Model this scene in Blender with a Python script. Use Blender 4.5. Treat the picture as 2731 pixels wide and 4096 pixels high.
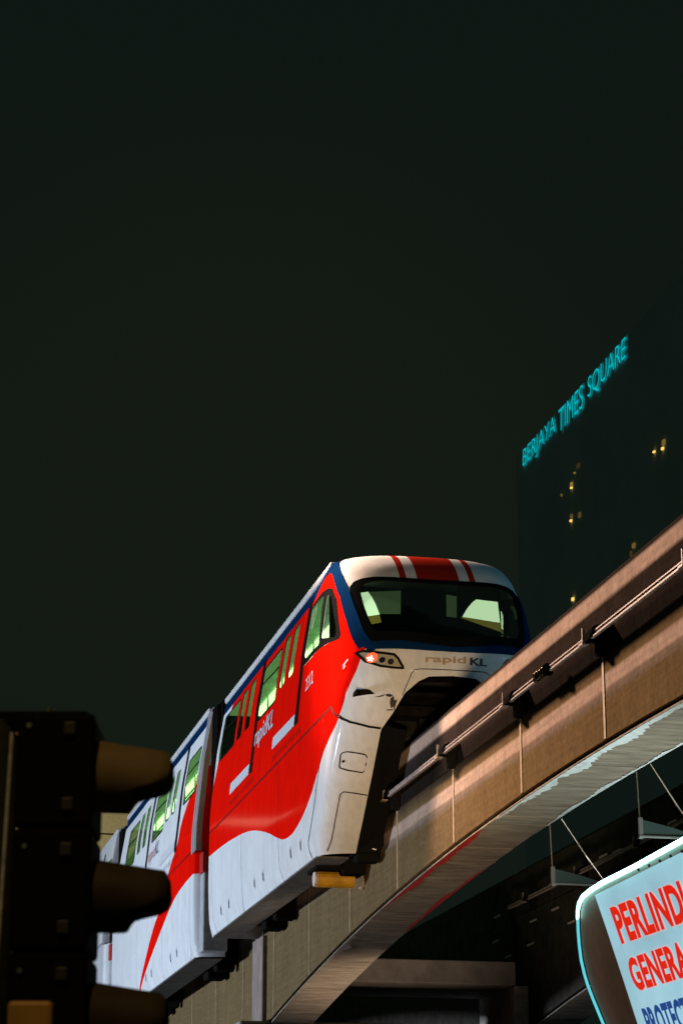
import bpy, bmesh, math, random
import numpy as np
from mathutils import Vector, Matrix
random.seed(7); rng = np.random.default_rng(7)
sc = bpy.context.scene
for o in list(bpy.data.objects): bpy.data.objects.remove(o)
COL = sc.collection
# ------------------------------------------------------------------ camera
# world axes: X runs along the guideway (train faces -X), Y to the kerb side, Z up
cam_d = bpy.data.cameras.new('camera'); cam = bpy.data.objects.new('camera', cam_d); COL.objects.link(cam)
Rv = Vector((-0.21303039, -0.97704557, 0)); Fv = Vector((0.93284481, -0.20339306, 0.29737487)); Uv = Rv.cross(Fv)
cam.matrix_world = Matrix(((Rv.x, Uv.x, -Fv.x, -33.851), (Rv.y, Uv.y, -Fv.y, 9.0209), (Rv.z, Uv.z, -Fv.z, 1.6), (0, 0, 0, 1)))
cam_d.sensor_fit = 'VERTICAL'; cam_d.sensor_height = 36; cam_d.sensor_width = 24; cam_d.lens = 85
cam_d.clip_start = .1; cam_d.clip_end = 4000
cam_d.dof.use_dof = True; cam_d.dof.focus_distance = 42; cam_d.dof.aperture_fstop = 7.0
sc.camera = cam
# ------------------------------------------------------------------ night sky
world = bpy.data.worlds.new('World'); sc.world = world; world.use_nodes = True
nt = world.node_tree; nt.nodes.clear()
out = nt.nodes.new('ShaderNodeOutputWorld'); add = nt.nodes.new('ShaderNodeAddShader')
sky = nt.nodes.new('ShaderNodeTexSky'); sky.sky_type = 'NISHITA'; sky.sun_disc = False
sky.sun_elevation = math.radians(-9); sky.sun_rotation = math.radians(200)
b1 = nt.nodes.new('ShaderNodeBackground'); b1.inputs['Strength'].default_value = .05
b2 = nt.nodes.new('ShaderNodeBackground'); b2.inputs['Strength'].default_value = 1.0
tc = nt.nodes.new('ShaderNodeTexCoord'); sep = nt.nodes.new('ShaderNodeSeparateXYZ'); ramp = nt.nodes.new('ShaderNodeValToRGB')
el = ramp.color_ramp.elements
el[0].position = 0.0; el[0].color = (.0058, .0094, .0070, 1)
el[1].position = .55; el[1].color = (.0046, .0082, .0068, 1)
e = el.new(.26); e.color = (.0062, .0096, .0068, 1)
e = el.new(.40); e.color = (.0052, .0088, .0068, 1)
# city glow low over the roofs to the left of the train
nt.links.new(tc.outputs['Generated'], sep.inputs[0]); nt.links.new(sep.outputs['Z'], ramp.inputs[0])
dt = nt.nodes.new('ShaderNodeVectorMath'); dt.operation = 'DOT_PRODUCT'; nt.links.new(tc.outputs['Generated'], dt.inputs[0])
g = Fv - Rv * .040 + Uv * .005; g.normalize(); dt.inputs[1].default_value = g
gm = nt.nodes.new('ShaderNodeMapRange'); gm.interpolation_type = 'SMOOTHSTEP'; gm.inputs[1].default_value = math.cos(math.radians(11)); gm.inputs[2].default_value = 1.0; nt.links.new(dt.outputs['Value'], gm.inputs[0])
ga = nt.nodes.new('ShaderNodeMix'); ga.data_type = 'RGBA'; nt.links.new(gm.outputs[0], ga.inputs[0]); nt.links.new(ramp.outputs[0], ga.inputs[6]); ga.inputs[7].default_value = (.0070, .0108, .0068, 1)
nt.links.new(ga.outputs[2], b2.inputs['Color']); nt.links.new(sky.outputs[0], b1.inputs['Color'])
nt.links.new(b1.outputs[0], add.inputs[0]); nt.links.new(b2.outputs[0], add.inputs[1]); nt.links.new(add.outputs[0], out.inputs[0])
# ------------------------------------------------------------------ lamps of the street, and unseen fill lights
def lamp(name, kind, loc, target, energy, color, size=.5, sizey=None, spot=None, blend=.5):
    l = bpy.data.lights.new(name, kind); o = bpy.data.objects.new(name, l); COL.objects.link(o)
    o.location = loc; v = Vector(target) - Vector(loc); o.rotation_euler = v.to_track_quat('-Z', 'Y').to_euler()
    l.energy = energy; l.color = color
    if kind == 'AREA':
        l.shape = 'RECTANGLE'; l.size = size; l.size_y = sizey or size
    elif kind == 'SPOT':
        l.spot_size = math.radians(spot); l.spot_blend = blend; l.shadow_soft_size = size
    elif kind == 'POINT': l.shadow_soft_size = size
    else: l.angle = math.radians(.5)
    return o
lamp('tower_fill', 'SUN', (0, 0, 60), (12, -60, 30), .019, (.62, 1, .85))  # unseen greenish fill added to lift the dark tower facade
lamp('shop_front_floodlight', 'SPOT', (17, 30, 4), (17.5, 0, 9.6), 39000, (.74, .86, 1.0), 1.2, spot=72, blend=.30)
lamp('sodium_street_lamp', 'SPOT', (14, 9.2, 22.7), (-8.3, 0, 8.3), 116000, (1.0, .67, .48), 1.1, spot=32, blend=.6)
lamp('kerb_street_lamp', 'SPOT', (-16, 5.5, 1.6), (2.0, 1.0, 9.3), 9500, (1.0, .67, .36), .8, spot=24, blend=1.0)
lamp('soffit_uplight', 'SPOT', (-8.5, -.4, 2.0), (-7.5, 0, 7.1), 1050, (.88, 1.0, .90), .6, spot=92, blend=.8)  # unseen lamp below the beam, put in to light its soffit
lamp('warm_pier_fill', 'SPOT', (6.5, -1.6, 1.2), (8.5, -1.6, 6.5), 1300, (1.0, .74, .52), .5, spot=64, blend=.8)  # unseen warm lamp added to brighten the far soffit and crosshead
lamp('neon_glow_across_road', 'AREA', (-12, -22, 14), (1, -1, 11), 700, (.25, .75, 1.0), 2.5)
lamp('lamp_over_signal', 'SPOT', (-30.5, 9.6, 8.2), (-27.2, 8.3, 2.95), 300, (1.0, .62, .20), .12, spot=19, blend=.9)
lamp('sign_fill', 'SPOT', (-24, 9.5, 2.6), (-11.5, 1.7, 4.3), 1000, (1.0, .74, .55), .4, spot=20, blend=1.0)  # unseen lamp added to brighten the sign case
lamp('cladding_fill', 'AREA', (62, 4, 13), (75, -2, 20), 1500, (1.0, .88, .62), 1)  # unseen lamp added to brighten the beige cladding
lamp('streak_light', 'AREA', (50, 9.2, 16.6), (8, 1.5, 9.2), 14, (1.0, .85, .55), 2.5, .2)  # unseen strip lamp placed to reflect as a streak on the car side
sc.view_settings.view_transform = 'Standard'; sc.view_settings.look = 'None'
sc.view_settings.exposure = 0; sc.view_settings.gamma = 1; sc.view_settings.use_curve_mapping = False
sc.cycles.use_denoising = True
sc.cycles.max_bounces = 7; sc.cycles.transparent_max_bounces = 12
sc.cycles.sample_clamp_indirect = 4
# ------------------------------------------------------------------ materials
MATS = {}
def mat(name, col, rough=.6, metal=0, noise=.0, nscale=6, bump=0, emit=None, es=0, coat=0, stretch=(1, 1, 1), spec=.5, ncol=None):
    if name in MATS: return MATS[name]
    m = bpy.data.materials.new(name); m.use_nodes = True; n = m.node_tree; p = n.nodes['Principled BSDF']
    p.inputs['Base Color'].default_value = (*col, 1); p.inputs['Roughness'].default_value = rough; p.inputs['Metallic'].default_value = metal
    p.inputs['Specular IOR Level'].default_value = spec
    if coat: p.inputs['Coat Weight'].default_value = coat; p.inputs['Coat Roughness'].default_value = .08
    if emit: p.inputs['Emission Color'].default_value = (*emit, 1); p.inputs['Emission Strength'].default_value = es
    if noise or bump:
        t = n.nodes.new('ShaderNodeTexCoord'); mp = n.nodes.new('ShaderNodeMapping'); mp.inputs['Scale'].default_value = stretch
        nz = n.nodes.new('ShaderNodeTexNoise'); nz.inputs['Scale'].default_value = nscale; nz.inputs['Detail'].default_value = 7; nz.inputs['Roughness'].default_value = .65
        n.links.new(t.outputs['Object'], mp.inputs[0]); n.links.new(mp.outputs[0], nz.inputs['Vector'])
        if noise:
            r = n.nodes.new('ShaderNodeMapRange'); r.inputs[1].default_value = .3; r.inputs[2].default_value = .7
            n.links.new(nz.outputs[0], r.inputs[0])
            mx = n.nodes.new('ShaderNodeMix'); mx.data_type = 'RGBA'
            mx.inputs[6].default_value = (*(c * (1 - noise) for c in col), 1)
            c2 = ncol or tuple(min(1, c * (1 + noise)) for c in col)
            mx.inputs[7].default_value = (*c2, 1)
            n.links.new(r.outputs[0], mx.inputs[0]); n.links.new(mx.outputs[2], p.inputs['Base Color'])
        if bump:
            b = n.nodes.new('ShaderNodeBump'); b.inputs['Strength'].default_value = bump; b.inputs['Distance'].default_value = .02
            n.links.new(nz.outputs[0], b.inputs['Height']); n.links.new(b.outputs[0], p.inputs['Normal'])
    MATS[name] = m; return m
def glass(name, tint, refl=.10):
    m = bpy.data.materials.new(name); m.use_nodes = True; n = m.node_tree; n.nodes.clear()
    o = n.nodes.new('ShaderNodeOutputMaterial'); mx = n.nodes.new('ShaderNodeMixShader'); tr = n.nodes.new('ShaderNodeBsdfTransparent'); gl = n.nodes.new('ShaderNodeBsdfGlossy')
    lw = n.nodes.new('ShaderNodeLayerWeight'); lw.inputs[0].default_value = .25
    ma = n.nodes.new('ShaderNodeMath'); ma.operation = 'MULTIPLY_ADD'; ma.inputs[1].default_value = .35; ma.inputs[2].default_value = refl * .4
    n.links.new(lw.outputs['Fresnel'], ma.inputs[0]); n.links.new(ma.outputs[0], mx.inputs[0])
    tr.inputs[0].default_value = (*tint, 1); gl.inputs['Roughness'].default_value = .03; gl.inputs[0].default_value = (.9, .95, .95, 1)
    n.links.new(tr.outputs[0], mx.inputs[1]); n.links.new(gl.outputs[0], mx.inputs[2]); n.links.new(mx.outputs[0], o.inputs[0]); return m
def emis(name, col, s): return mat(name, (.02, .02, .02), .5, emit=col, es=s)

def fcurve(n, src, pts, x0, x1, y0, y1):
    """pts = [(x,y)] -> value node output giving y(x)"""
    a = n.nodes.new('ShaderNodeMapRange'); a.inputs[1].default_value = x0; a.inputs[2].default_value = x1; n.links.new(src, a.inputs[0])
    fc = n.nodes.new('ShaderNodeFloatCurve'); n.links.new(a.outputs[0], fc.inputs['Value']); c = fc.mapping.curves[0]
    pp = [((x - x0) / (x1 - x0), (y - y0) / (y1 - y0)) for x, y in pts]
    fc.mapping.use_clip = False
    c.points[0].location = pp[0]; c.points[1].location = pp[-1]
    for q in pp[1:-1]: c.points.new(*q)
    for q in c.points: q.handle_type = 'AUTO_CLAMPED'
    fc.mapping.update()
    b = n.nodes.new('ShaderNodeMapRange'); b.clamp = False; b.inputs[3].default_value = y0; b.inputs[4].default_value = y1; n.links.new(fc.outputs[0], b.inputs[0])
    return b.outputs[0]
def mth(n, op, a, b=None):
    q = n.nodes.new('ShaderNodeMath'); q.operation = op
    for i, v in enumerate((a, b)):
        if v is None: continue
        if isinstance(v, (int, float)): q.inputs[i].default_value = v
        else: n.links.new(v, q.inputs[i])
    return q.outputs[0]
RED = (.82, .006, .002); WHITE = (.66, .68, .72); BLUE = (.003, .022, .075)
def livery(name):
    m = bpy.data.materials.new(name); m.use_nodes = True; n = m.node_tree; p = n.nodes['Principled BSDF']
    p.inputs['Roughness'].default_value = .45; p.inputs['Specular IOR Level'].default_value = .0; p.inputs['Coat Weight'].default_value = .05; p.inputs['Coat Roughness'].default_value = .10
    t = n.nodes.new('ShaderNodeTexCoord'); s = n.nodes.new('ShaderNodeSeparateXYZ'); n.links.new(t.outputs['Object'], s.inputs[0])
    # grime and slight waviness
    nz = n.nodes.new('ShaderNodeTexNoise'); nz.inputs['Scale'].default_value = 2.2; nz.inputs['Detail'].default_value = 8; nz.inputs['Roughness'].default_value = .7; n.links.new(t.outputs['Object'], nz.inputs['Vector'])
    mp = n.nodes.new('ShaderNodeMapping'); mp.inputs['Scale'].default_value = (7, 7, .6); n.links.new(t.outputs['Object'], mp.inputs[0])
    nz2 = n.nodes.new('ShaderNodeTexNoise'); nz2.inputs['Scale'].default_value = 1.5; nz2.inputs['Detail'].default_value = 6; n.links.new(mp.outputs[0], nz2.inputs['Vector'])
    r = n.nodes.new('ShaderNodeMapRange'); r.inputs[1].default_value = .25; r.inputs[2].default_value = .7; r.inputs[3].default_value = .75; r.inputs[4].default_value = 1.06; n.links.new(mth(n, 'MULTIPLY', mth(n, 'ADD', nz.outputs[0], nz2.outputs[0]), .5), r.inputs[0])
    bp = n.nodes.new('ShaderNodeBump'); bp.inputs['Strength'].default_value = .10; bp.inputs['Distance'].default_value = .03
    nz3 = n.nodes.new('ShaderNodeTexNoise'); nz3.inputs['Scale'].default_value = 1.4; nz3.inputs['Detail'].default_value = 1.5; n.links.new(t.outputs['Object'], nz3.inputs['Vector'])
    n.links.new(nz3.outputs[0], bp.inputs['Height']); n.links.new(bp.outputs[0], p.inputs['Normal']); n.links.new(bp.outputs[0], p.inputs['Coat Normal'])
    def mixc(f, a, b):
        q = n.nodes.new('ShaderNodeMix'); q.data_type = 'RGBA'; n.links.new(f, q.inputs[0])
        for i, v in ((6, a), (7, b)):
            if isinstance(v, tuple): q.inputs[i].default_value = (*v, 1)
            else: n.links.new(v, q.inputs[i])
        return q.outputs[2]
    return m, n, p, s.outputs, r.outputs[0], mixc
def finish(n, p, col, grime):
    q = n.nodes.new('ShaderNodeMix'); q.data_type = 'RGBA'; q.blend_type = 'MULTIPLY'; q.inputs[0].default_value = 1
    n.links.new(col, q.inputs[6]); n.links.new(grime, q.inputs[7]); n.links.new(q.outputs[2], p.inputs['Base Color'])
# head car: red sides above a wave, white below, blue line under the roof, red roof stripes on the nose
LIV1, n, p, xyz, gr, mixc = livery('paint_red_white_blue')
S_, W_, H_ = xyz[0], xyz[1], xyz[2]
low = fcurve(n, S_, [(-.3, .25), (.30, .20), (.40, .05), (.607, -.265), (.843, -.479), (1.137, -.748), (1.389, -.93), (2.064, -1.149), (2.518, -1.379), (3.382, -1.757), (4.289, -1.955), (4.748, -1.993), (5.266, -1.97), (5.791, -1.865), (6.623, -1.646), (7.652, -1.426), (8.602, -1.278), (9.732, -1.176), (11.375, -1.084), (13.1, -1.035)], -.3, 13.1, -2.2, .5)
top = fcurve(n, S_, [(-.3, -.5), (.30, -.05), (.385, .108), (.593, .353), (.838, .681), (1.183, 1.087), (1.55, 1.40), (1.95, 1.70), (2.15, 1.78), (2.6, 1.80), (13.1, 1.80)], -.3, 13.1, -.6, 2.0)
top2 = fcurve(n, S_, [(-.3, -.4), (.30, .1), (.42, .29), (.60, .52), (.75, .74), (1.16, 1.26), (1.5, 1.56), (1.85, 1.83), (2.1, 2.0), (2.6, 2.03), (13.1, 2.03)], -.3, 13.1, -.6, 2.2)
rear = mth(n, 'GREATER_THAN', mth(n, 'ADD', S_, mth(n, 'MULTIPLY', H_, .75)), 13.27)
isred = mth(n, 'MULTIPLY', mth(n, 'MULTIPLY', mth(n, 'GREATER_THAN', H_, low), mth(n, 'LESS_THAN', H_, top)), mth(n, 'SUBTRACT', 1.0, mth(n, 'MULTIPLY', rear, mth(n, 'GREATER_THAN', H_, .1))))
isblue = mth(n, 'MULTIPLY', mth(n, 'MULTIPLY', mth(n, 'GREATER_THAN', H_, top), mth(n, 'LESS_THAN', H_, top2)), mth(n, 'GREATER_THAN', H_, .05))
aw = mth(n, 'ABSOLUTE', W_)
st = mth(n, 'ADD', mth(n, 'LESS_THAN', aw, .335), mth(n, 'MULTIPLY', mth(n, 'GREATER_THAN', aw, .50), mth(n, 'LESS_THAN', aw, .60)))
isst = mth(n, 'MULTIPLY', mth(n, 'MULTIPLY', st, mth(n, 'GREATER_THAN', H_, 1.2)), mth(n, 'LESS_THAN', S_, 3.2))
col = mixc(isred, WHITE, RED); col = mixc(isst, col, (.34, .02, .012)); col = mixc(isblue, col, BLUE)
finish(n, p, col, gr)
# second car: white with a red sweep from the gangway down to the skirt
LIV2, n, p, xyz, gr, mixc = livery('paint_white_red_sweep')
S_, W_, H_ = xyz[0], xyz[1], xyz[2]
lf = fcurve(n, H_, [(-2.62, 8.1), (-2.42, 7.69), (-1.84, 6.42), (-1.4, 5.35), (-1.13, 4.5), (-.6, 3.45), (-.36, 2.85), (-.2, 2.42), (.2, 2.1), (.55, 1.39), (.85, .55), (1.1, -.2), (2.2, -1)], -2.62, 2.2, -1, 8.2)
rt = fcurve(n, H_, [(-2.62, 8.05), (-2.44, 7.5), (-2.03, 6.01), (-1.73, 4.78), (-1.48, 3.72), (-1.29, 2.91), (-1.17, 2.02), (-1.11, 1.15), (-1.08, .3), (-1.05, -.6), (-.6, -1), (2.2, -1)], -2.62, 2.2, -1, 8.2)
isred = mth(n, 'MULTIPLY', mth(n, 'LESS_THAN', S_, lf), mth(n, 'GREATER_THAN', S_, rt))
isblue = mth(n, 'MULTIPLY', mth(n, 'GREATER_THAN', H_, 1.80), mth(n, 'LESS_THAN', H_, 2.03))
col = mixc(isred, WHITE, RED); col = mixc(isblue, col, BLUE); finish(n, p, col, gr)
M_black = mat('black_rubber', (.010, .010, .010), .7, spec=.0)
M_dark = mat('dark_underframe', (.009, .008, .0075), .8, noise=.5, nscale=5, spec=.0)
M_skin = mat('interior_cream', (.42, .46, .42), .5)
M_fawn = mat('fawn_gangway_panel', (.36, .34, .36), .5, noise=.15)
M_seam = mat('panel_seam_black', (.006, .006, .007), .8, spec=.1)
M_glass = glass('tinted_window_glass', (.42, .80, .38)); M_wind = glass('windscreen_glass', (.42, .54, .42), .05)
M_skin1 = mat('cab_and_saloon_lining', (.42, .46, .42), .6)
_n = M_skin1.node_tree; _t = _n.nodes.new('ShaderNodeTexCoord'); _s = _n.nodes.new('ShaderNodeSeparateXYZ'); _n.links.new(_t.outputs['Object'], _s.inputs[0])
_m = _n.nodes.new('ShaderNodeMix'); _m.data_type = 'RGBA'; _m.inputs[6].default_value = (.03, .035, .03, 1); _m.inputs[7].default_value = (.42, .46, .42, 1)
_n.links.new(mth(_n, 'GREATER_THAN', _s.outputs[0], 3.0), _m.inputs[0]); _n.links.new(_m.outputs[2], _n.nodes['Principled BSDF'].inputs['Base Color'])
M_txtw = mat('white_lettering', (.55, .57, .64), .6, spec=.2); M_tan = mat('tan_lettering', (.36, .25, .15), .5); M_navy = mat('navy_lettering', (.02, .035, .06), .5)
M_steel = mat('steel', (.55, .55, .55), .35, metal=1)
M_yel = mat('yellow_paint', (.62, .33, .02), .5, noise=.3)
# ------------------------------------------------------------------ helpers
def link(o, parent=None):
    COL.objects.link(o)
    if parent is not None: o.parent = parent
    return o
def mesh_obj(name, V, Fs, m, parent=None, smooth=False):
    me = bpy.data.meshes.new(name); me.from_pydata([tuple(map(float, v)) for v in V], [], [tuple(map(int, f)) for f in Fs])
    for mm in (m if isinstance(m, (list, tuple)) else [m]): me.materials.append(mm)
    if smooth: me.polygons.foreach_set('use_smooth', [True] * len(me.polygons))
    me.update(); return link(bpy.data.objects.new(name, me), parent)
def thing(name, label, cat, loc=(0, 0, 0), group=None):
    o = bpy.data.objects.new(name, None); o.empty_display_size = .3; link(o); o.location = loc
    o['label'] = label; o['category'] = cat
    if group: o['group'] = group
    return o
class MB:
    def __init__(s): s.V = []; s.F = []
    def add(s, V, F):
        k = len(s.V); s.V += [tuple(v) for v in V]; s.F += [tuple(i + k for i in f) for f in F]; return s
    def box(s, x0, x1, y0, y1, z0, z1, b=0):
        if b:
            bm = bmesh.new(); bmesh.ops.create_cube(bm, size=1)
            for v in bm.verts: v.co = Vector(((x0 + x1) / 2 + v.co.x * (x1 - x0), (y0 + y1) / 2 + v.co.y * (y1 - y0), (z0 + z1) / 2 + v.co.z * (z1 - z0)))
            bmesh.ops.bevel(bm, geom=bm.edges[:], offset=b, segments=2, affect='EDGES', profile=.5)
            bm.verts.index_update(); s.add([v.co[:] for v in bm.verts], [[v.index for v in f.verts] for f in bm.faces]); bm.free(); return s
        V = [(x, y, z) for x in (x0, x1) for y in (y0, y1) for z in (z0, z1)]
        return s.add(V, [(0, 1, 3, 2), (4, 6, 7, 5), (0, 4, 5, 1), (2, 3, 7, 6), (0, 2, 6, 4), (1, 5, 7, 3)])
    def tube(s, pts, r, n=10, cap=True):
        P = [Vector(p) for p in pts]; V = []; F = []
        for i, q in enumerate(P):
            d = (P[min(i + 1, len(P) - 1)] - P[max(i - 1, 0)]).normalized()
            u = d.orthogonal().normalized() if i == 0 else (u - d * u.dot(d)).normalized()
            w = d.cross(u); rr = r[i] if isinstance(r, (list, tuple)) else r
            for k in range(n):
                a = 2 * math.pi * k / n; V.append(q + (u * math.cos(a) + w * math.sin(a)) * rr)
        for i in range(len(P) - 1):
            for k in range(n): F.append((i * n + k, i * n + (k + 1) % n, (i + 1) * n + (k + 1) % n, (i + 1) * n + k))
        if cap: F += [tuple(range(n))[::-1], tuple(range((len(P) - 1) * n, len(P) * n))]
        return s.add(V, F)
    def obj(s, name, m, parent=None, smooth=False): return mesh_obj(name, s.V, s.F, m, parent, smooth)
def pchip(x, y, q):
    x = np.asarray(x, float); y = np.asarray(y, float); q = np.clip(np.asarray(q, float), x[0], x[-1])
    hh = np.diff(x); dl = np.diff(y) / hh; m = np.zeros_like(y)
    for i in range(1, len(x) - 1):
        if dl[i - 1] * dl[i] > 0:
            w1 = 2 * hh[i] + hh[i - 1]; w2 = hh[i] + 2 * hh[i - 1]; m[i] = (w1 + w2) / (w1 / dl[i - 1] + w2 / dl[i])
    m[0] = dl[0]; m[-1] = dl[-1]
    i = np.clip(np.searchsorted(x, q, side='right') - 1, 0, len(x) - 2); t = (q - x[i]) / hh[i]
    return (2*t**3-3*t**2+1)*y[i] + (t**3-2*t**2+t)*hh[i]*m[i] + (-2*t**3+3*t**2)*y[i+1] + (t**3-t**2)*hh[i]*m[i+1]
def inpoly(P, poly):
    x, y = P[:, 0], P[:, 1]; r = np.zeros(len(P), bool); n = len(poly)
    for i in range(n):
        x0, y0 = poly[i]; x1, y1 = poly[(i + 1) % n]
        if y0 == y1: continue
        c = ((y0 > y) != (y1 > y)) & (x < (x1 - x0) * (y - y0) / (y1 - y0) + x0); r ^= c
    return r
def snap(P, polys):
    best = np.full(len(P), 1e9); Q = P.copy()
    for poly in polys:
        for i in range(len(poly)):
            a = np.array(poly[i]); b = np.array(poly[(i + 1) % len(poly)]); d = b - a; L = d @ d
            if L < 1e-12: continue
            t = np.clip(((P - a) @ d) / L, 0, 1); c = a + t[:, None] * d; e = np.hypot(*(P - c).T); k = e < best
            best[k] = e[k]; Q[k] = c[k]
    return Q, best
def rounded(poly, r, seg=4):
    out = []; n = len(poly)
    for i in range(n):
        p0, p1, p2 = (np.array(poly[(i + j) % n], float) for j in (-1, 0, 1))
        a = p0 - p1; b = p2 - p1; la, lb = np.hypot(*a), np.hypot(*b); rr = min(r, la * .45, lb * .45)
        A = p1 + a / la * rr; B = p1 + b / lb * rr
        for k in range(seg + 1):
            t = k / seg; out.append(tuple((1-t)**2 * A + 2*t*(1-t) * p1 + t*t * B))
    return out
# ------------------------------------------------------------------ car body surface
#       h    W    nose  corner  k   cab bulge
NOSE = np.array([(-2.62,1.43,2.45,.55,2.6,0),(-2.30,1.50,2.08,.60,2.6,0),(-1.9,1.52,1.62,.65,2.5,0),(-1.5,1.53,1.15,.80,2.4,0),(-1.0,1.53,.62,1.0,2.3,0),(-.57,1.53,.22,1.15,2.2,0),(-.25,1.52,-.02,1.2,2.2,0),
(.0,1.50,-.05,1.15,2.3,0),(.3,1.47,.08,1.08,2.4,.04),(.6,1.44,.26,1.02,2.5,.07),(1.0,1.40,.53,.98,2.6,.10),(1.35,1.345,.80,.96,2.7,.13),(1.6,1.305,1.02,.96,2.7,.13),(1.76,1.28,1.22,.96,2.7,.12),(1.88,1.26,1.42,.98,2.7,.12),(1.97,1.245,1.70,1.0,2.7,.09),(2.04,1.23,2.05,1.05,2.6,.04),(2.10,1.18,2.5,1.1,2.5,.02),(2.15,1.06,3.0,1.1,2.4,0),(2.19,.76,3.6,1.1,2.2,0),(2.21,.11,5.2,1.1,2.2,0)])
FLAT = NOSE.copy(); FLAT[:, 2] = 0; FLAT[:, 3] = .22; FLAT[:, 4] = 2.4; FLAT[:, 5] = 0
OPEN = np.array([(-2.62,.925),(-1.25,.925),(-1.03,.92),(-.82,.79),(-.57,.67),(-.42,.497),(-.36,.36),(-.343,.0)])
class Surf:
    def __init__(s, T): s.T = T
    def par(s, h): return [pchip(s.T[:, 0], s.T[:, c], h) for c in range(1, 6)]
    def bul(s, x): t = np.clip((x - 2.4) / 2, 0, 1); return 1 - t * t * (3 - 2 * t)
    def side_w(s, x, h):
        W, sf, Lc, k, b = s.par(h); a = np.clip((sf + Lc - x) / Lc, 0, 1); return (W + b * s.bul(x)) * (1 - a ** k) ** (1 / k)
    def front_s(s, w, h):
        W, sf, Lc, k, b = s.par(h); a = np.clip(np.abs(w) / (W + b), 0, 1); return sf + Lc - Lc * (1 - a ** k) ** (1 / k)
    def side(s, sign=1):
        def f(P): return np.stack([P[:, 0], sign * s.side_w(P[:, 0], P[:, 1]), P[:, 1]], 1)
        f.flip = sign < 0; f.ref = lambda Q: np.stack([np.zeros(len(Q)), np.full(len(Q), sign), np.zeros(len(Q))], 1); return f
    def front(s):
        def f(P): return np.stack([s.front_s(P[:, 0], P[:, 1]), P[:, 0], P[:, 1]], 1)
        f.ref = lambda Q: np.stack([np.full(len(Q), -1.), np.zeros(len(Q)), np.zeros(len(Q))], 1); return f
def lift(f, P, off):
    P = np.asarray(P, float); Q = f(P); e = .004
    du = f(P + [e, 0]) - f(P - [e, 0]); dv = f(P + [0, e]) - f(P - [0, e]); N = np.cross(du, dv)
    N /= np.maximum(np.linalg.norm(N, axis=1), 1e-9)[:, None]; sg = np.sign((N * f.ref(Q)).sum(1)); sg[sg == 0] = 1
    return Q + N * (sg * 1)[:, None] * off
def patch(poly, f, d=.06, off=.004, holes=()):
    poly = [tuple(q) for q in poly]; A = np.array(poly); lo, hi = A.min(0), A.max(0)
    nu = max(3, int(math.ceil((hi[0] - lo[0]) / d)) + 1); nv = max(3, int(math.ceil((hi[1] - lo[1]) / d)) + 1)
    us = np.linspace(lo[0], hi[0], nu); vs = np.linspace(lo[1], hi[1], nv)
    P = np.array([(u, v) for v in vs for u in us])
    I = np.array([(j*nu+i, j*nu+i+1, (j+1)*nu+i+1, (j+1)*nu+i) for j in range(nv-1) for i in range(nu-1)])
    c = P[I].mean(1); keep = inpoly(c, poly)
    for h in holes: keep &= ~inpoly(c, h)
    I = I[keep]; cnt = {}
    for q in I:
        for a, b in zip(q, np.roll(q, -1)): k = (min(a, b), max(a, b)); cnt[k] = cnt.get(k, 0) + 1
    bd = sorted({v for k, n_ in cnt.items() if n_ == 1 for v in k})
    if bd:
        S, dist = snap(P[bd], [poly] + list(holes)); P[bd] = S
    used = np.unique(I); mp = -np.ones(len(P), int); mp[used] = range(len(used))
    return lift(f, P[used], off), mp[I]
def ribbon(pts, f, wd, off=.004, closed=False, step=.06):
    P = [np.array(q, float) for q in pts]
    if closed: P.append(P[0])
    R = [P[0]]
    for a, b in zip(P[:-1], P[1:]):
        n_ = max(1, int(math.ceil(np.hypot(*(b - a)) / step)))
        R += [a + (b - a) * k / n_ for k in range(1, n_ + 1)]
    R = np.array(R)
    if closed: R = R[:-1]
    T = (np.roll(R, -1, 0) - np.roll(R, 1, 0)) if closed else np.gradient(R, axis=0)
    T /= np.maximum(np.hypot(*T.T), 1e-9)[:, None]; Nn = np.stack([-T[:, 1], T[:, 0]], 1) * wd / 2
    V = np.concatenate([lift(f, R + Nn, off), lift(f, R - Nn, off)]); n_ = len(R)
    F = [(i, (i + 1) % n_, n_ + (i + 1) % n_, n_ + i) for i in range(n_ if closed else n_ - 1)]
    return V, F
def put(name, vf, m, parent, smooth=True):
    return mesh_obj(name, vf[0], vf[1], m, parent, smooth)
def text_mesh(txt, f, x0, x1, y0, y1, m, parent, name='lettering', off=.006, shear=0, bold=0, space=1, xdir=1, sub=0):
    cu = bpy.data.curves.new('t', 'FONT'); cu.body = txt; cu.fill_mode = 'FRONT'; cu.offset = bold; cu.shear = shear; cu.space_character = space; cu.resolution_u = 4
    o = bpy.data.objects.new('t', cu); COL.objects.link(o); bpy.context.view_layer.update()
    me = o.to_mesh(); V = np.array([v.co[:2] for v in me.vertices]); Fs = [tuple(q.vertices) for q in me.polygons]; o.to_mesh_clear()
    bpy.data.objects.remove(o); bpy.data.curves.remove(cu)
    lo, hi = V.min(0), V.max(0); V = (V - lo) / (hi - lo)
    P = np.stack([x0 + V[:, 0] * (x1 - x0), y0 + V[:, 1] * (y1 - y0)], 1)
    return mesh_obj(name, lift(f, P, off), Fs, m, parent)
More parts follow.
